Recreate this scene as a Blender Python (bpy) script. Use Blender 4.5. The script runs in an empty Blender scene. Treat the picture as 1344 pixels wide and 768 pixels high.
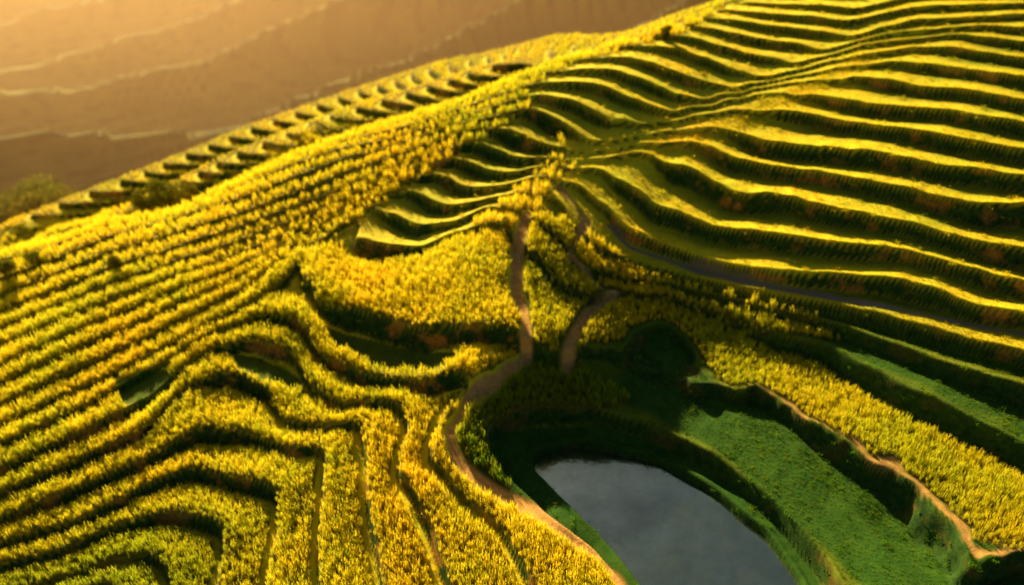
import bpy, math, numpy as np, random
from mathutils import Vector
rng=np.random.default_rng(7); random.seed(7)
S=bpy.context.scene
# ------------------------------------------------------------ camera
CH=30.0; PITCH=math.radians(34); FPX=1344*28/36
cp,sp=math.cos(PITCH),math.sin(PITCH)
cam=bpy.data.cameras.new("camera"); co=bpy.data.objects.new("camera",cam); S.collection.objects.link(co)
co.location=(0,0,CH); co.rotation_euler=(math.pi/2-PITCH,0,0)
cam.lens=28; cam.sensor_width=36; cam.clip_end=9000; cam.clip_start=0.5
cam.dof.use_dof=True; cam.dof.focus_distance=38; cam.dof.aperture_fstop=0.08
S.camera=co
def rays(uv):
    uv=np.asarray(uv,float); a=(uv[:,0]-672)/FPX; b=(384-uv[:,1])/FPX
    return np.stack([a,cp+b*sp,-sp+b*cp],1)
def at_z(uvz):
    uvz=np.asarray(uvz,float); d=rays(uvz[:,:2]); t=(uvz[:,2]-CH)/d[:,2]
    p=d*t[:,None]; p[:,2]+=CH; return p
# ------------------------------------------------------------ smooth surface interpolation
def mq_fit(P,V,c,lam):
    n=len(P); D=np.sqrt(((P[:,None]-P[None])**2).sum(-1)+c*c)
    A=np.zeros((n+3,n+3)); A[:n,:n]=-D+lam*np.eye(n)
    A[:n,n]=1; A[:n,n+1:]=P/50; A[n:,:n]=A[:n,n:].T
    w=np.linalg.solve(A,np.concatenate([V,[0,0,0]])); return (P,w,c)
def mq_eval(m,Q):
    P,w,c=m; n=len(P); out=np.empty(len(Q)); P=P.astype(np.float32); ww=w[:n]
    for i in range(0,len(Q),20000):
        q=Q[i:i+20000]; q32=q.astype(np.float32)
        D=np.sqrt((q32[:,0:1]-P[:,0])**2+(q32[:,1:2]-P[:,1])**2+np.float32(c*c))
        out[i:i+20000]=-(D@ww)+w[n]+q[:,0]/50*w[n+1]+q[:,1]/50*w[n+2]
    return out
def ss(a,b,x):
    t=np.clip((x-a)/(b-a),0,1); return t*t*(3-2*t)
_tab=rng.random((256,256))
def vnoise(x,y):
    xi=np.floor(x).astype(int); yi=np.floor(y).astype(int); fx=x-xi; fy=y-yi
    fx=fx*fx*(3-2*fx); fy=fy*fy*(3-2*fy)
    g=lambda a,b:_tab[a&255,b&255]
    return (g(xi,yi)*(1-fx)+g(xi+1,yi)*fx)*(1-fy)+(g(xi,yi+1)*(1-fx)+g(xi+1,yi+1)*fx)*fy
def fbm(x,y,s,o=4):
    r=0;a=.5
    for i in range(o):
        r=r+a*(vnoise(x/s+17.3*i,y/s+5.1*i)-.5); a*=.5; s=s*.5
    return r*2
BP=[(690,300,2.4),(690,480,-1.6),(680,400,0),(600,576,-3.6),(740,690,-5),(640,768,-5.6),(760,215,4.4),(880,150,6.8),(1000,60,9.6),(960,0,11.2),(1100,0,12),
(1344,0,12.4),(1344,96,9.8),(1344,192,7.2),(1344,288,4.6),(1344,372,2.4),(1344,428,1.2),(1344,480,0.1),(1344,576,-1.9),(1344,700,-3.2),(1344,768,-3.9),
(1240,720,-4.2),(1200,560,-2.5),(1100,600,-4.1),(900,500,-3.6),(800,480,-2.7),(1000,545,-3.9),(1060,470,-2.4),(960,425,-2.0),(850,400,-1.4),
(1000,370,.6),(830,325,1.0),(1150,395,.9),(1000,325,2.0),(900,250,3.6),(1100,250,4.6),(1100,150,7.2),(1200,60,10.2),
(700,555,-4.8),(780,555,-4.8),(850,572,-5.0),(930,612,-5.1),(990,658,-5.2),(1040,705,-5.2),(1090,768,-5.2),(665,625,-5),(820,768,-5.4),(1170,700,-4.8),
(720,600,-6.6),(770,598,-6.7),(850,615,-6.8),(930,655,-6.8),(1000,712,-6.8),(1040,768,-6.8),(745,655,-6.7),(795,705,-6.8),(850,768,-6.8),
(870,690,-7.6),(930,740,-7.6),(800,640,-7.5),
(0,768,-9.5),(0,672,-8),(0,576,-6.3),(0,480,-4.8),(0,384,-3.3),(0,335,-2.6),(200,700,-8.2),(200,576,-6),(200,480,-4.2),(200,384,-2.3),(200,300,-.9),
(400,700,-6.8),(400,576,-5.2),(380,480,-3.8),(420,384,-1),(420,300,.6),(540,450,-1.9),(520,550,-4),(530,700,-5.8),(560,310,1.2),(600,380,.1),
(600,240,3.0),(500,230,2.9),(650,185,4.9),(350,290,.7),(300,768,-8),(150,292,-1.6)]
W=at_z(BP)
def dens3(P,step):
    out=[]
    for a,b in zip(P[:-1],P[1:]):
        m=max(1,int(round(np.linalg.norm(b-a)/step)))
        for j in range(m): out.append(a+(b-a)*j/m)
    out.append(P[-1]); return np.array(out)
r3=at_z([(270,262,-.6),(400,200,2.4),(480,172,3.8),(560,148,5.2),(640,120,6.6),(700,95,7.8),(800,65,9.3),(900,34,10.6)])
r2=at_z([(60,312,-11),(170,268,-8),(300,203,-4.5),(430,150,-1.5),(540,118,1),(640,90,3.6)])
r1=at_z([(0,297,-14),(80,264,-12.5),(160,235,-11),(330,165,-7),(460,120,-4),(560,88,-1),(660,66,1.5),(740,50,3.5)])
def furrow(A,B,drop_,k=.5):
    ta=np.linspace(0,1,12)
    f=lambda P:np.stack([np.interp(ta,np.linspace(0,1,len(P)),P[:,i]) for i in range(3)],1)
    a,b=f(A),f(B); m=a*k+b*(1-k); m[:,2]=np.minimum(a[:,2],b[:,2])-drop_*np.linspace(1,.35,12); return m
f12=furrow(r1,r2,2.4,.4); f23=furrow(r2,r3,1.8,.55)
back=r1.copy(); back[:,1]+=7; back[:,2]-=6.5
W=np.vstack([W,dens3(r1,4),dens3(r2,4),dens3(r3,4),f12[:-1],f23[:-1],dens3(back,7)])
extra=np.array([(-50,62,-11),(-64,62,-15),(-74,80,-19),(-45,104,-28),(-30,110,-26),(-15,114,-23),(0,112,-18),(15,106,-10),(-80,40,-9),(-82,65,-18),(-80,100,-32),(-60,15,-14),(0,8,-10),(60,8,-6),(30,10,-8),
(80,40,2),(80,70,11),(60,90,13),(30,95,6),(18,86,5.5),(45,84,13),(-30,10,-12)],float)
W=np.vstack([W,extra]); mB=mq_fit(W[:,:2],W[:,2],2.5,0.15)
def B_at(xy): return mq_eval(mB,xy)
def drop(uv):
    d=rays(uv); n=len(d); ts=np.linspace(22,125,420); res=np.full(n,-1.)
    for i in range(0,n,50):
        dd=d[i:i+50]; P=dd[:,None,:]*ts[None,:,None]; z=P[...,2]+CH
        b=B_at(P[...,:2].reshape(-1,2)).reshape(z.shape); g=z-b
        below=g<0; k=np.argmax(below,1); k[~below.any(1)]=len(ts)-1; k=np.maximum(k,1)
        r=np.arange(len(dd)); g0=g[r,k-1]; g1=g[r,k]; f=np.clip(g0/(g0-g1+1e-9),0,1)
        res[i:i+50]=ts[k-1]+f*(ts[k]-ts[k-1])
    return (d*res[:,None])[:,:2]
def dens(pl,step=28):
    out=[]; pl=np.array(pl,float)
    for a,b in zip(pl[:-1],pl[1:]):
        m=max(1,int(round(np.linalg.norm(b-a)/step)))
        for j in range(m): out.append(a+(b-a)*j/m)
    out.append(pl[-1]); return np.array(out)
L={
19:[(1040,8),(1120,15),(1200,0)],
18:[(1000,20),(1100,32),(1200,15),(1344,8)],
17:[(970,30),(1050,45),(1120,50),(1200,32),(1344,24)],
16:[(940,42),(1010,58),(1090,68),(1160,48),(1290,38),(1344,42)],
15:[(910,54),(980,75),(1050,85),(1120,64),(1250,50),(1344,62)],
14:[(880,67),(950,90),(1010,103),(1080,84),(1200,68),(1344,86)],
13:[(840,82),(900,105),(970,118),(1040,102),(1110,90),(1170,87),(1250,99),(1344,112)],
12:[(810,99),(880,125),(930,134),(990,116),(1060,108),(1125,108),(1200,124),(1344,141)],
11:[(780,117),(840,140),(890,150),(950,134),(1010,125),(1070,132),(1150,154),(1344,173)],
10:[(500,189),(600,158),(700,130),(745,137),(790,157),(850,166),(900,156),(960,147),(1020,153),(1100,177),(1200,191),(1344,206)],
9:[(0,375),(150,315),(300,270),(450,215),(600,168),(690,150),(715,160),(760,180),(800,188),(870,174),(945,170),(1000,197),(1100,217),(1344,239)],
8:[(0,395),(150,335),(300,290),(450,235),(560,195),(620,175),(660,180),(690,191),(720,196),(770,203),(830,192),(900,190),(960,218),(1080,247),(1200,264),(1344,284)],
7:[(0,415),(150,355),(300,308),(450,252),(560,208),(620,195),(665,210),(700,212),(745,212),(790,208),(845,203),(890,232),(960,272),(1100,294),(1344,334)],
6:[(0,437),(150,375),(300,326),(430,275),(530,230),(590,215),(640,231),(680,230),(720,222),(785,226),(830,252),(860,285),(920,307),(1050,331),(1200,351),(1344,373)],
5:[(0,460),(150,396),(290,345),(400,300),(500,250),(560,235),(615,253),(660,248),(700,236),(750,242),(795,275),(820,308),(900,341),(1000,366),(1150,394),(1344,426)],
4:[(0,485),(150,418),(280,368),(380,320),(470,270),(520,258),(585,277),(635,267),(680,256),(735,268),(765,305),(785,333),(850,354),(950,381),(1050,405),(1150,430),(1344,480)],
3:[(0,510),(150,442),(270,390),(350,348),(420,302),(460,282),(500,287),(550,305),(600,294),(640,275),(690,285),(735,320),(760,358),(830,372),(900,383),(1000,408),(1090,437),(1200,475),(1344,530)],
2:[(0,537),(150,468),(260,415),(330,375),(385,330),(430,318),(500,335),(555,330),(600,308),(650,298),(700,340),(735,385),(775,400),(800,391),(870,393),(960,428),(1060,468),(1150,514),(1240,560),(1344,612)],
1:[(0,565),(140,500),(240,450),(320,405),(370,378),(402,382),(412,402),(450,417),(550,438),(605,441),(650,436),(690,455),(730,478),(760,478),(800,480),(900,505),(1000,545),(1100,600),(1180,655),(1240,715),(1270,768)],
0:[(0,592),(100,545),(200,490),(280,440),(340,422),(390,430),(415,470),(480,500),(560,508),(605,498),(620,515),(578,548),(562,600),(600,650),(660,700),(700,768)],
-1:[(0,625),(100,580),(200,530),(260,470),(330,457),(385,475),(405,512),(450,532),(510,530),(535,560),(522,620),(560,690),(590,768)],
-2:[(0,655),(100,615),(190,570),(235,520),(300,503),(350,525),(375,557),(430,562),(470,556),(480,600),(485,680),(505,768)],
-3:[(0,690),(100,650),(190,610),(260,578),(320,575),(390,592),(425,590),(428,640),(420,700),(425,768)],
-4:[(0,720),(100,690),(180,650),(250,625),(330,635),(370,645),(368,700),(350,768)],
-5:[(0,750),(80,725),(150,695),(220,680),(290,690),(300,720),(285,768)],
-6:[(0,785),(90,758),(150,735),(205,730),(225,768)],
-7:[(60,790),(130,768),(160,775),(165,800)],
}
PT=[];PV=[]
for lv,pl in L.items():
    q=dens(pl); PT.append(q); PV.append(np.full(len(q),float(lv)))
rim=dens([(825,775),(785,725),(722,676),(665,625),(644,585),(655,560),(700,552),(780,553),(850,571),(930,611),(990,656),(1040,702),(1070,740),(1092,775)])
PT.append(rim);PV.append(np.zeros(len(rim)))
shore=dens([(845,775),(795,710),(742,658),(705,620),(712,602),(768,594),(850,612),(930,652),(1000,708),(1045,775)])
PT.append(shore);PV.append(np.full(len(shore),-1.))
PT.append(np.array([(870,690),(930,740),(800,640),(900,775)],float));PV.append(np.full(4,-1.7))
lp=dens([(640,535),(604,560),(596,592),(620,630),(685,672),(745,712),(790,768)]);PT.append(lp);PV.append(np.full(len(lp),.55))
PT=np.vstack(PT);PV=np.concatenate(PV)
PW=drop(PT)
mP=mq_fit(PW,PV,1.2,0.05)
# ------------------------------------------------------------ grid
DX=.125
xd=np.arange(-66,66+.01,DX); yd=np.arange(12,104+.01,DX)
def geo(start,end,s0,r):
    o=[start];s=s0
    while o[-1]<end: s*=r; o.append(o[-1]+s)
    return np.array(o[1:])
gx=geo(66,3000,DX,1.03); xs=np.concatenate([-gx[::-1],xd,gx])
gy=geo(104,4500,DX*2,1.012); gb=geo(-12,1500,DX,1.1); ys=np.concatenate([-gb[::-1],yd,gy])
def coarse(a,dn):
    k=[i for i in range(len(a)) if (a[i]<dn[0]-1e-6 or a[i]>dn[1]+1e-6 or i%2==0)]
    k=sorted(set(k+[0,len(a)-1])); return a[k]
xc=coarse(xs,(-66,66)); yc=coarse(ys,(12,104))
XC,YC=np.meshgrid(xc,yc); Q=np.stack([XC.ravel(),YC.ravel()],1)
Qc=np.stack([np.clip(Q[:,0],-110,110),np.clip(Q[:,1],-10,135)],1)
Bc=mq_eval(mB,Qc).reshape(XC.shape)
R=np.hypot(XC,YC)
sd=(YC-.55*XC)/52+.35*fbm(XC,YC,120,2)
spur=19*(1-np.abs(np.sin(math.pi*sd)))**1.2
F=-46-8*ss(110,200,YC)+40*ss(-90,130,XC)*(1-ss(200,480,YC))+spur*ss(112,150,YC)*(.55+.45*ss(-160,40,XC))+9*fbm(XC+300,YC,60,4)+34*ss(200,330,YC)*ss(-140,20,XC)+30*fbm(XC,YC,420,3)*ss(200,600,R)+150*ss(450,1700,R)
F=np.where(YC<60,F*ss(-40,60,YC)+(-16+6*fbm(XC,YC,60))*(1-ss(-40,60,YC)),F)
wF=np.maximum(ss(104,128,YC),np.maximum(ss(70,105,np.abs(XC)),ss(0,40,-YC)))
Pn=mq_eval(mP,Qc).reshape(XC.shape)
crest=drop(np.array([(0,333),(150,291),(270,262),(400,200),(560,150),(700,98),(800,68),(900,42),(960,10)]))
o=np.argsort(crest[:,0]); cy=np.interp(XC,crest[o,0],crest[o,1])
Bm=Bc*(1-wF)+F*wF
wp=ss(.5,4,YC-cy)
wp=np.maximum(wp,wF)
Pf=Bm/(.70+1.5*ss(100,140,YC))
spn=drop(dens([(820,775),(740,700),(600,620),(590,570),(650,500),(690,450),(680,400),(690,300),(740,230),(830,190),(960,150),(1100,85),(1160,20)]))
o2=np.argsort(spn[:,1])
rc=ss(-1,3,XC-np.interp(YC,spn[o2,1],spn[o2,0]))
rc2=ss(2,10,XC-np.interp(YC,spn[o2,1],spn[o2,0]))*ss(36,44,YC)
Pc=Pn*(1-wp)+Pf*wp
Pc=Pc+.12*fbm(XC,YC,5,3)+.18*fbm(XC+50,YC,14,2)+rc2*.60*fbm(XC+31,YC+7,9,2)
gBy,gBx=np.gradient(Bm,yc,xc); gPy,gPx=np.gradient(Pc,yc,xc)
g2=gPx**2+gPy**2
num=gBx*gPx+gBy*gPy
def blur(a,n):
    for _ in range(n):
        a=(np.roll(a,1,0)+2*a+np.roll(a,-1,0))/4; a=(np.roll(a,1,1)+2*a+np.roll(a,-1,1))/4
    return a
st=np.clip(blur(num,30)/(blur(g2,30)+1e-3),.3,1.35)
def up(a):
    t=np.empty((len(yc),len(xs)))
    for i in range(len(yc)): t[i]=np.interp(xs,xc,a[i])
    iy=np.interp(ys,yc,np.arange(len(yc))); i0=np.clip(np.floor(iy).astype(int),0,len(yc)-2); f=(iy-i0)[:,None]
    return t[i0]*(1-f)+t[i0+1]*f
def polydist(pl,Xa,Ya):
    d=np.full(Xa.shape,1e9)
    for a,b in zip(pl[:-1],pl[1:]):
        ab=b-a; t=np.clip(((Xa-a[0])*ab[0]+(Ya-a[1])*ab[1])/(ab@ab+1e-9),0,1)
        d=np.minimum(d,np.hypot(Xa-a[0]-t*ab[0],Ya-a[1]-t*ab[1]))
    return d
def inside(pl,Xa,Ya):
    r=np.zeros(Xa.shape,bool); m=len(pl)
    for i in range(m):
        x1,y1=pl[i];x2,y2=pl[(i+1)%m]
        c=((y1>Ya)!=(y2>Ya))&(Xa<(x2-x1)*(Ya-y1)/(y2-y1+1e-12)+x1); r^=c
    return r
def poly(px): return drop(np.array(px,float))
scal=[(440,312),(500,270),(600,205),(655,172),(700,145),(735,148),(735,200),(690,240),(620,298),(560,335),(500,338)]
nocrop=[[(425,420),(500,435),(590,450),(606,472),(575,497),(500,492),(440,458)],[(300,458),(340,462),(395,492),(402,515),(360,512),(315,492)],[(150,500),(215,482),(235,502),(205,535),(160,535)],
scal,[(690,122),(700,145),(735,150),(745,222),(850,205),(1344,100),(1344,2),(962,2),(900,44),(800,72),(740,92)]]
bowl=np.zeros(XC.shape)
for p in nocrop[:4]: bowl=np.maximum(bowl,inside(poly(p),XC,YC).astype(float))
bowl=np.clip(blur(bowl,25)*1.3,0,1)
fold=drop(dens([(700,262),(760,205),(830,190),(900,172),(970,155),(1040,118),(1120,80)],20))
fd_=np.exp(-(polydist(fold,XC,YC)/1.6)**2)
hc=drop(np.array([(835,465)],float))[0]; holl=np.exp(-(((XC-hc[0])/6)**2+((YC-hc[1])/5)**2))
st=st*(1.05+.02*rc+.60*bowl+.30*(1-rc)*ss(44,34,YC))*(1+.5*rc*fbm(XC+9,YC,11,2))*(1-.65*fd_)*(1-.45*holl)
st=np.where(YC>104,np.clip(st,.9,2.3),st)
X,Y=np.meshgrid(xs,ys)
B=up(Bm); PH=up(Pc); ST=up(st); GP=up(np.sqrt(g2)); WP=up(wp); BX=up(gBx); FD=up(fd_)
spx=np.interp(Y,spn[o2,1],spn[o2,0]); right=ss(-.5,1,X-spx)
PH=PH+.06*fbm(X,Y,1.3,2)*ss(0,1,1.2-np.abs(Y-58)/60)
n=np.floor(PH); f=PH-n
rw=np.clip(.26*ST*GP,.03,.24); rw=np.where(WP>.5,np.clip(rw*1.3,.10,.35),rw)
T=n+ss(0,1,f/rw)-.5
bund=np.exp(-((f-rw-.16*GP)/(.12*GP+.01))**2)*.10*(.35+.65*right)
Z=B+ST*(T-PH)+bund*(GP<1.6)
Z+=.05*fbm(X,Y,.9,3)
riser=ss(-.02,.01,f)*(1-ss(rw*.85,rw*1.05,f)); riser=np.maximum(riser,ss(.98,1,f))
def sample(a,xy):
    ix=np.interp(xy[:,0],xs,np.arange(len(xs))); iy=np.interp(xy[:,1],ys,np.arange(len(ys)))
    i0=np.clip(ix.astype(int),0,len(xs)-2); j0=np.clip(iy.astype(int),0,len(ys)-2); fx=ix-i0; fy=iy-j0
    return (a[j0,i0]*(1-fx)+a[j0,i0+1]*fx)*(1-fy)+(a[j0+1,i0]*(1-fx)+a[j0+1,i0+1]*fx)*fy
dx0=len(gx); dy0=len(gb); sl=(slice(dy0,dy0+len(yd)),slice(dx0,dx0+len(xd)))
Xd,Yd=X[sl],Y[sl]
fd=f[sl]; rd=rw[sl]; ph=PH[sl]; Rr=right[sl]
paths=[([(690,285),(680,330),(676,380),(692,430),(688,462),(652,495),(612,530),(592,570),(600,605),(640,640),(700,672),(750,704),(800,745),(830,785)],.30),
([(742,480),(752,445),(775,405),(805,388)],.32),([(735,245),(770,290),(748,335),(790,380)],.2)]
pm=np.zeros(X.shape); clear=np.zeros(Xd.shape,bool)
for pl,w in paths:
    q=drop(dens(pl,20)); d=polydist(q,Xd,Yd)+.35*fbm(Xd,Yd,1.5,3); clear|=d<w+.22
    pm[sl]=np.maximum(pm[sl],1-ss(w*.7,w*1.6,d))
dk=np.abs(ph-1.0-rd-.02)/np.maximum(GP[sl],.05)+.25*fbm(Xd,Yd,1.5,3)
pm[sl]=np.maximum(pm[sl],(1-ss(.06,.24,dk))*(Rr>.5)*ss(12,18,Xd)*(Yd<50)*.75)
sq=drop(dens([(800,292),(830,322),(900,346),(1000,371),(1150,399),(1344,431)],20))
strm=np.zeros(X.shape); strm[sl]=1-ss(.14,.3,polydist(sq,Xd,Yd)+.2*fbm(Xd,Yd,1.2,2))
Z-=.10*ss(0,1,pm)
yes=[[(655,303),(690,285),(745,290),(790,320),(860,372),(1110,440),(800,388),(760,480),(830,520),(790,545),(700,545),(650,560),(610,580),(590,560),(650,500)]]
cropm=np.zeros(Xd.shape,bool)
gap=np.clip(.46*GP[sl],.05,.34)
tread=(fd>rd*.75)&(fd<1-gap)
cropm|=(Rr<.5)&(Yd<100)&tread
for p in nocrop: cropm&=~inside(poly(p),Xd,Yd)
y0=inside(poly(yes[0]),Xd,Yd)
cropm|=y0&(fd>rd*.6)
cropm|=(Rr>.5)&(ph>1.08)&(ph<1.88)&(Xd>3)&(Yd<48)
cropm|=(Rr>.5)&(ph>3.18)&(ph<3.42)&(Xd>5)&(Xd<20)&(Yd<50)
cropm|=(Rr>.4)&(ph>.25)&(ph<.97)&(Xd<4.5)&(Yd<40)
cropm|=(Rr>.5)&(ph>.05)&(ph<.45)&(Yd<30)&(Xd<6)
fz=WP[sl]>.6
cropm&=~(fz&(BX[sl]<-.02+.12*fbm(Xd,Yd,4,2)))
dz=(Rr>.3)&(Yd>48)&~y0&(WP[sl]<.5); cropm&=~dz
rimw=drop(rim); inpond=inside(rimw,Xd,Yd)
cropm&=~inpond
cropm&=~clear&(pm[sl]<.25)
cm=np.zeros(X.shape); cm[sl]=cropm
green=right*(1-ss(2.6,5.6,PH))*.95  # lower right set to deep green; its ground colour includes the shade there
green=np.maximum(green,right*(.16*ss(10,45,X)))
green=np.maximum(green,(1-right)*(1-WP)*ss(3.4,6.0,-PH)*.7)
green=np.clip(green+.28*fbm(X,Y,6,3),0,1)
green=np.clip(green+right*.60*ss(.35,.9,f)*(1-WP)*(1-FD)*ss(4,14,X-spx),0,1)
for p in nocrop[:3]:
    g=inside(poly(p),Xd,Yd); green[sl][g]=np.maximum(green[sl][g],.9)
g=inside(poly(scal),Xd,Yd); green[sl][g]=np.maximum(green[sl][g],.3)
green[sl][inpond]=1
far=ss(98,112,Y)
def grid_mesh(name,X,Y,Z,attrs):
    ny,nx=X.shape; me=bpy.data.meshes.new(name)
    v=np.stack([X,Y,Z],-1).reshape(-1,3).astype(np.float32)
    idx=np.arange(ny*nx,dtype=np.int32).reshape(ny,nx)
    q=np.stack([idx[:-1,:-1],idx[:-1,1:],idx[1:,1:],idx[1:,:-1]],-1).reshape(-1)
    nf=len(q)//4
    me.vertices.add(len(v)); me.vertices.foreach_set("co",v.ravel())
    me.loops.add(len(q)); me.loops.foreach_set("vertex_index",q)
    me.polygons.add(nf); me.polygons.foreach_set("loop_start",np.arange(0,nf*4,4,dtype=np.int32))
    me.polygons.foreach_set("use_smooth",np.ones(nf,bool))
    me.update(calc_edges=True)
    for k,a in attrs.items():
        at=me.attributes.new(k,'FLOAT','POINT'); at.data.foreach_set("value",a.astype(np.float32).ravel())
    ob=bpy.data.objects.new(name,me); S.collection.objects.link(ob); return ob
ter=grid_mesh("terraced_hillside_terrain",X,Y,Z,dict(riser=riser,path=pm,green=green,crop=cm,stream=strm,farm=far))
# ------------------------------------------------------------ materials
def newmat(name):
    m=bpy.data.materials.new(name); m.use_nodes=True; m.node_tree.nodes.clear(); return m,m.node_tree
class NT:
    def __init__(s,t): s.t=t
    def n(s,ty,**k):
        x=s.t.nodes.new(ty)
        for a,b in k.items(): setattr(x,a,b)
        return x
    def l(s,a,b): s.t.links.new(a,b)
    def attr(s,nm,ty='GEOMETRY'):
        a=s.n('ShaderNodeAttribute',attribute_name=nm,attribute_type=ty); return a.outputs['Fac']
    def noise(s,sc,det=4,rough=.55,vec=None):
        x=s.n('ShaderNodeTexNoise'); x.inputs['Scale'].default_value=sc; x.inputs['Detail'].default_value=det; x.inputs['Roughness'].default_value=rough
        s.l(vec if vec else s.geo.outputs['Position'],x.inputs['Vector']); return x.outputs['Fac']
    def ramp(s,fac,a,b):
        x=s.n('ShaderNodeMapRange'); x.inputs[1].default_value=a; x.inputs[2].default_value=b; s.l(fac,x.inputs[0]); return x.outputs[0]
    def mix(s,fac,c1,c2,mode='MIX'):
        x=s.n('ShaderNodeMix',data_type='RGBA',blend_type=mode)
        for v,i in ((fac,0),(c1,6),(c2,7)):
            if isinstance(v,(int,float)): x.inputs[i].default_value=v
            elif isinstance(v,tuple): x.inputs[i].default_value=(*v,1)
            else: s.l(v,x.inputs[i])
        return x.outputs[2]
    def math(s,op,a,b):
        x=s.n('ShaderNodeMath',operation=op)
        for v,i in ((a,0),(b,1)):
            if isinstance(v,(int,float)): x.inputs[i].default_value=v
            else: s.l(v,x.inputs[i])
        return x.outputs[0]
m,t=newmat("terrace_ground"); N=NT(t); N.geo=N.n('ShaderNodeNewGeometry')
tread_c=N.mix(N.ramp(N.noise(.35,5),.35,.65),(.78,.58,.010),(.55,.55,.012))
tread_c=N.mix(N.ramp(N.noise(3.2,4),.5,.8),tread_c,(.42,.44,.015))
green_shade_c=N.mix(N.ramp(N.noise(1.1,5),.35,.7),(.014,.065,.004),(.036,.10,.006))  # green ground kept dark so its colour carries the lower terraces' shade
c=N.mix(N.attr('green'),tread_c,green_shade_c)
soil=N.mix(N.ramp(N.noise(5,5),.3,.7),(.05,.045,.008),(.14,.10,.014))
c=N.mix(N.math('MULTIPLY',N.attr('crop'),.8),c,soil)
ris_g_shade=N.mix(N.ramp(N.noise(2.5,5),.35,.7),(.008,.035,.005),(.035,.085,.008))  # green risers, darkened in the colour for their backlit shade
ris_s=N.mix(N.ramp(N.noise(4,5),.3,.7),(.18,.085,.015),(.46,.21,.03))
rsel=N.ramp(N.noise(.45,4,.6),.53,.64)
rsel=N.math('MULTIPLY',rsel,N.math('SUBTRACT',1.0,N.math('MULTIPLY',N.attr('green'),.85)))  # shaded terraces get the dark green riser colour in place of soil
c=N.mix(N.attr('riser'),c,N.mix(rsel,ris_g_shade,ris_s))
dirt=N.mix(N.ramp(N.noise(3,6,.65),.3,.7),(.36,.18,.045),(.62,.37,.11))
c=N.mix(N.attr('path'),c,dirt)
c=N.mix(N.attr('stream'),c,(.20,.16,.10))
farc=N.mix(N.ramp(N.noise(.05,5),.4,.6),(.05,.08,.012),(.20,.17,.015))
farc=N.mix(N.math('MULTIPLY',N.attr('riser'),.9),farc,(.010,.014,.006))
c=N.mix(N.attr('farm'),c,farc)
bs=N.n('ShaderNodeBsdfPrincipled'); bs.inputs['Roughness'].default_value=.9; bs.inputs['Specular IOR Level'].default_value=.15
N.l(c,bs.inputs['Base Color'])
bp=N.n('ShaderNodeBump'); bp.inputs['Strength'].default_value=.6; bp.inputs['Distance'].default_value=.07
N.l(N.math('ADD',N.noise(6,6,.7),N.math('MULTIPLY',N.noise(22,3),.4)),bp.inputs['Height']); N.l(bp.outputs[0],bs.inputs['Normal'])
out=N.n('ShaderNodeOutputMaterial'); N.l(bs.outputs[0],out.inputs[0]); ter.data.materials.append(m)

def leafmat(name,cols,gcols,trans=.5,attrtype='INSTANCER'):
    m,t=newmat(name); N=NT(t); N.geo=N.n('ShaderNodeNewGeometry'); oi=N.n('ShaderNodeObjectInfo')
    uvn=N.attr('tip')
    c1=N.mix(oi.outputs['Random'],cols[0],cols[1])
    c1=N.mix(N.ramp(N.noise(.12,4),.4,.65),c1,cols[2])
    g1=N.mix(oi.outputs['Random'],gcols[0],gcols[1])
    c=N.mix(N.attr('green',attrtype),c1,g1)
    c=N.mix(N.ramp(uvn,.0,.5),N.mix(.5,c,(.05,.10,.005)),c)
    d=N.n('ShaderNodeBsdfDiffuse'); tr=N.n('ShaderNodeBsdfTranslucent'); mx=N.n('ShaderNodeMixShader'); mx.inputs[0].default_value=trans
    N.l(c,d.inputs[0]); N.l(c,tr.inputs[0]); N.l(d.outputs[0],mx.inputs[1]); N.l(tr.outputs[0],mx.inputs[2])
    out=N.n('ShaderNodeOutputMaterial'); N.l(mx.outputs[0],out.inputs[0]); return m
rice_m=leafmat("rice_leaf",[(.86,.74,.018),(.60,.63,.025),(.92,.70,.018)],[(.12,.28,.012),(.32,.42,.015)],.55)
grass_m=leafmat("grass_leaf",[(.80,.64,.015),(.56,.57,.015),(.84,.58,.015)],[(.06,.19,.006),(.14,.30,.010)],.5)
# ------------------------------------------------------------ plants
def tuft(name,nb,h,spread,w,mat,seed,jr=.07):
    r=random.Random(seed); v=[];fc=[];tip=[]
    for i in range(nb):
        a=r.uniform(0,6.283); hh=h*r.uniform(.55,1.15); sp_=spread*r.uniform(.1,1.1); bx=r.uniform(-jr,jr); by=r.uniform(-jr,jr)
        ca,sa=math.cos(a),math.sin(a); ww=w*r.uniform(.7,1.3); tw=a+math.pi/2+r.uniform(-.6,.6); wx,wy=math.cos(tw)*ww,math.sin(tw)*ww
        b=len(v)
        for k,(tt,wk) in enumerate([(0,.5),(.5,1),(.85,.8),(1,.1)]):
            rad=sp_*tt**2.0; z=hh*(tt-.14*tt**4)
            cx,cy_=bx+ca*rad,by+sa*rad
            v+= [(cx-wx*wk,cy_-wy*wk,z),(cx+wx*wk,cy_+wy*wk,z)]; tip+=[tt,tt]
        for k in range(3): fc.append((b+2*k,b+2*k+1,b+2*k+3,b+2*k+2))
    me=bpy.data.meshes.new(name); me.from_pydata(v,[],fc); me.materials.append(mat)
    at=me.attributes.new("tip",'FLOAT','POINT'); at.data.foreach_set("value",np.array(tip,np.float32))
    return bpy.data.objects.new(name,me)
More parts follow.
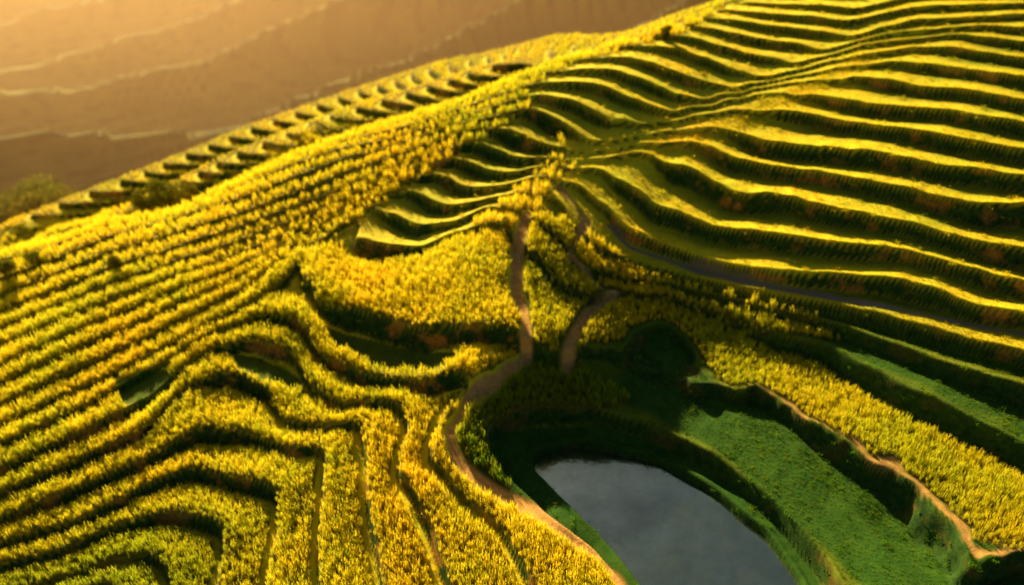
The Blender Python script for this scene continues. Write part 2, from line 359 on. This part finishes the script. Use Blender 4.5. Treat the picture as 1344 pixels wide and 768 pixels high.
def scatter(name,pts,scl,grn,variants,seed):
    r=np.random.default_rng(seed); col=bpy.data.collections.new(name+"_plants")
    for o in variants: col.objects.link(o)
    me=bpy.data.meshes.new(name); me.vertices.add(len(pts)); me.vertices.foreach_set("co",pts.astype(np.float32).ravel())
    def fa(k,a):
        at=me.attributes.new(k,'FLOAT','POINT'); at.data.foreach_set("value",a.astype(np.float32))
    fa("scl",scl); fa("green",grn); fa("rz",r.uniform(0,6.283,len(pts))); fa("rx",r.normal(0,.10,len(pts)))
    at=me.attributes.new("pick",'INT','POINT'); at.data.foreach_set("value",r.integers(0,len(variants),len(pts)).astype(np.int32))
    ob=bpy.data.objects.new(name,me); S.collection.objects.link(ob)
    ng=bpy.data.node_groups.new(name+"_gn",'GeometryNodeTree')
    ng.interface.new_socket("Geometry",in_out='INPUT',socket_type='NodeSocketGeometry'); ng.interface.new_socket("Geometry",in_out='OUTPUT',socket_type='NodeSocketGeometry')
    nn=ng.nodes; gi=nn.new('NodeGroupInput'); go=nn.new('NodeGroupOutput'); ip=nn.new('GeometryNodeInstanceOnPoints')
    ci=nn.new('GeometryNodeCollectionInfo'); ci.inputs['Collection'].default_value=col; ci.inputs['Separate Children'].default_value=True; ci.inputs['Reset Children'].default_value=True
    def na(k,ty='FLOAT'):
        x=nn.new('GeometryNodeInputNamedAttribute'); x.data_type=ty; x.inputs['Name'].default_value=k; return x.outputs['Attribute']
    lk=ng.links.new; cx=nn.new('ShaderNodeCombineXYZ'); lk(na("rx"),cx.inputs[0]); lk(na("rx"),cx.inputs[1]); lk(na("rz"),cx.inputs[2])
    lk(gi.outputs[0],ip.inputs['Points']); lk(ci.outputs[0],ip.inputs['Instance']); ip.inputs['Pick Instance'].default_value=True
    lk(na("pick",'INT'),ip.inputs['Instance Index']); lk(cx.outputs[0],ip.inputs['Rotation'])
    lk(na("scl"),ip.inputs['Scale']); lk(ip.outputs[0],go.inputs[0])
    md=ob.modifiers.new("scatter",'NODES'); md.node_group=ng; return ob
def jitter(x0,x1,y0,y1,sp_):
    a=np.arange(x0,x1,sp_); b=np.arange(y0,y1,sp_); A,Bb=np.meshgrid(a,b)
    p=np.stack([A.ravel(),Bb.ravel()],1); return p+rng.uniform(-.45,.45,p.shape)*sp_
def visible_zone(p): return np.abs(p[:,0])<14+.70*p[:,1]
p=np.vstack([jitter(-66,66,14,50,.24),jitter(-66,66,50,100,.36)]); p=p[visible_zone(p)]
k=sample(cm,p)>.5; p=p[k]
z=sample(Z,p); g=np.clip(sample(green,p)+rng.normal(0,.08,len(p)),0,1)
lm=(sample(right,p)>.5)&(sample(PH,p)>1.05); g=np.where(lm,g*.2+.08,g)
gr=fbm(p[:,0],p[:,1],4,3)
fp=sample(f,p); rp=sample(rw,p); edge=ss(0,.22,fp-rp*.7)*ss(0,.25,1.0-fp)
sc=rng.uniform(.75,1.2,len(p))*(1+.35*gr)*(.62+.42*edge)*np.where(sample(WP,p)>.5,.55,1)
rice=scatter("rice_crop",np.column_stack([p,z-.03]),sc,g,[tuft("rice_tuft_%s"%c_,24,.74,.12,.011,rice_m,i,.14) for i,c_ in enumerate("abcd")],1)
p=jitter(-66,66,14,95,.42); p=p[visible_zone(p)]
k=(sample(cm,p)<.5)&(sample(pm,p)<.3)&(sample(strm,p)<.2)
k&=~inside(drop(shore),p[:,0],p[:,1]); p=p[k]
rr=sample(riser,p); keep=(rng.random(len(p))<.18+.25*rr); p=p[keep]; rr=rr[keep]
g=np.clip(sample(green,p)+.30*rr+rng.normal(0,.1,len(p)),0,1)
# short sward: right-hand treads and the lawn-like terrace round the pond
q=jitter(-10,66,24,80,.25); q=q[visible_zone(q)]
k=(sample(right,q)>.5)&(sample(cm,q)<.5)&(sample(pm,q)<.3)&(sample(strm,q)<.2)&(sample(riser,q)<.3)&(sample(WP,q)<.5)&~inside(rimw,q[:,0],q[:,1]); q=q[k]
gq=np.clip(sample(green,q)*.9+rng.normal(0,.05,len(q)),0,1)
sq_=rng.uniform(.24,.42,len(q))+.25*ss(.3,.8,sample(FD,q))+.25*(q[:,1]<40)*(fbm(q[:,0],q[:,1],3,3)+.3)
P=np.vstack([p,q]); G=np.concatenate([g,gq]); SC=np.concatenate([rng.uniform(.5,1.1,len(p))*(1+.2*rr),np.clip(sq_,.15,.8)])
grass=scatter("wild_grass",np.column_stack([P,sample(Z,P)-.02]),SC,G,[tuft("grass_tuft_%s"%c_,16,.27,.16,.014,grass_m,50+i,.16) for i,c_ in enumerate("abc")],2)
# ------------------------------------------------------------ pond water
sw=rimw; cen=sw.mean(0); sw=cen+(sw-cen)*.995
me=bpy.data.meshes.new("pond_water"); me.from_pydata([(a,b,-6.3) for a,b in sw],[],[tuple(range(len(sw)))])
wo=bpy.data.objects.new("pond_water",me); S.collection.objects.link(wo)
m,t=newmat("pond_water"); N=NT(t); N.geo=N.n('ShaderNodeNewGeometry')
d=N.n('ShaderNodeBsdfDiffuse'); N.l(N.mix(N.ramp(N.noise(.7,6,.62),.42,.62),(.008,.016,.012),(.020,.028,.018)),d.inputs[0])
gl=N.n('ShaderNodeBsdfGlossy'); gl.inputs['Roughness'].default_value=.09; gl.inputs[0].default_value=(.86,.92,.64,1)
mx=N.n('ShaderNodeMixShader'); N.l(N.ramp(N.noise(.5,6,.62),-.45,1.55),mx.inputs[0]); N.l(d.outputs[0],mx.inputs[1]); N.l(gl.outputs[0],mx.inputs[2])
bp=N.n('ShaderNodeBump'); bp.inputs['Strength'].default_value=.2; bp.inputs['Distance'].default_value=.05; N.l(N.noise(2.0,4),bp.inputs['Height']); N.l(bp.outputs[0],gl.inputs['Normal'])
out=N.n('ShaderNodeOutputMaterial'); N.l(mx.outputs[0],out.inputs[0]); me.materials.append(m)
# ------------------------------------------------------------ trees and bushes
tree_m=leafmat("tree_leaf",[(.26,.22,.02),(.15,.16,.015),(.30,.21,.02)],[(.06,.11,.01),(.10,.15,.01)],.35,'GEOMETRY')
bm_,t=newmat("bark"); N=NT(t); d=N.n('ShaderNodeBsdfDiffuse'); d.inputs[0].default_value=(.07,.045,.025,1); out=N.n('ShaderNodeOutputMaterial'); N.l(d.outputs[0],out.inputs[0])
def tree(name,x,y,h,wid,seed,nl=420):
    r=random.Random(seed); v=[];fc=[];mi=[];tip=[]
    z0=float(sample(Z,np.array([[x,y]]))[0])-.1
    def limb(a,b,ra,rb):
        a=Vector(a);b=Vector(b); ax=(b-a).normalized(); s=ax.orthogonal().normalized(); u=ax.cross(s); base=len(v)
        for p_,rr_ in ((a,ra),((a+b)/2+s*ra*.6,(ra+rb)/2),(b,rb)):
            for j in range(7):
                an=j*6.283/7; v.append(tuple(p_+(s*math.cos(an)+u*math.sin(an))*rr_)); tip.append(1)
        for q_ in range(2):
            for j in range(7): fc.append((base+q_*7+j,base+q_*7+(j+1)%7,base+(q_+1)*7+(j+1)%7,base+(q_+1)*7+j)); mi.append(1)
    top=(r.uniform(-.1,.1)*h,r.uniform(-.1,.1)*h,h*.5)
    limb((0,0,0),top,h*.045,h*.028); cl=[]
    for i in range(11):
        a=r.uniform(0,6.283); e=(top[0]+math.cos(a)*wid*r.uniform(.15,.75),top[1]+math.sin(a)*wid*r.uniform(.15,.75),h*r.uniform(.35,.9))
        limb((top[0]*r.uniform(.6,1),top[1]*.8,h*r.uniform(.25,.5)),e,h*.018,h*.006); cl.append((e,wid*r.uniform(.3,.5)))
    for (e,rad) in cl:
        for i in range(nl):
            dv=Vector((r.gauss(0,1),r.gauss(0,1),r.gauss(0,.75))); dv=dv.normalized()*rad*r.random()**.45
            p_=Vector(e)+dv; s=h*.028*r.uniform(.6,1.4); n1=Vector((r.gauss(0,1),r.gauss(0,1),r.gauss(0,1))).normalized(); n2=n1.orthogonal().normalized()
            b=len(v); v.extend([tuple(p_-n1*s),tuple(p_+n2*s*.6),tuple(p_+n1*s),tuple(p_-n2*s*.6)]); tip.extend([1]*4); fc.append((b,b+1,b+2,b+3)); mi.append(0)
    me=bpy.data.meshes.new(name); me.from_pydata(v,[],fc); me.materials.append(tree_m); me.materials.append(bm_)
    me.polygons.foreach_set("material_index",mi)
    at=me.attributes.new("tip",'FLOAT','POINT'); at.data.foreach_set("value",np.array(tip,np.float32))
    at=me.attributes.new("green",'FLOAT','POINT'); at.data.foreach_set("value",np.full(len(v),r.uniform(.1,.6),np.float32))
    ob=bpy.data.objects.new(name,me); ob.location=(x,y,z0); S.collection.objects.link(ob)
for i,(u_,v_,h,w) in enumerate([(222,276,3.4,1.9),(198,281,2.5,1.4),(245,272,2.4,1.4)]):
    q=drop(np.array([(u_,v_)],float))[0]; tree("hillside_tree",q[0],q[1],h,w,i)
for i,(u_,v_,h,w) in enumerate([(8,366,1.5,.9),(152,352,1.1,.5),(48,345,1.0,.8),(872,52,1.4,.6),(660,300,.8,.5)]):
    q=drop(np.array([(u_,v_)],float))[0]; tree("terrace_bush",q[0],q[1],h,w,20+i)
for i,(x,y,h,w) in enumerate([(-68,100,9,7),(-74,104,10,8),(-66,110,8,6)]): tree("valley_tree",x,y,h,w,40+i,900)
# ------------------------------------------------------------ valley mist (real volume of haze)
bpy.ops.mesh.primitive_cube_add(size=1); mist=bpy.context.object; mist.name="valley_mist"
mist.scale=(900,600,90); mist.location=(0,88+300,-39)
m,t=newmat("mist"); N=NT(t); vs=N.n('ShaderNodeVolumeScatter'); vs.inputs['Color'].default_value=(.76,.42,.19,1); vs.inputs['Density'].default_value=.0042; vs.inputs['Anisotropy'].default_value=.76
out=N.n('ShaderNodeOutputMaterial'); N.l(vs.outputs[0],out.inputs['Volume']); mist.data.materials.append(m)
# ------------------------------------------------------------ light
AZ=math.radians(-27); EL=math.radians(27)
D=Vector((math.sin(AZ)*math.cos(EL),math.cos(AZ)*math.cos(EL),math.sin(EL)))
sl_=bpy.data.lights.new("sun",'SUN'); sl_.energy=14; sl_.angle=math.radians(.6); sl_.color=(1,.73,.35)
so=bpy.data.objects.new("sun",sl_); S.collection.objects.link(so); so.rotation_euler=D.to_track_quat('Z','Y').to_euler()
w=bpy.data.worlds.new("World"); S.world=w; w.use_nodes=True; nt=w.node_tree
sky=nt.nodes.new('ShaderNodeTexSky'); sky.sky_type='NISHITA'; sky.sun_disc=False; sky.sun_elevation=EL; sky.sun_rotation=AZ; sky.dust_density=3
bg=nt.nodes['Background']; bg.inputs[1].default_value=.06; nt.links.new(sky.outputs[0],bg.inputs[0])
S.view_settings.view_transform='Standard'; S.view_settings.look='None'; S.view_settings.exposure=0
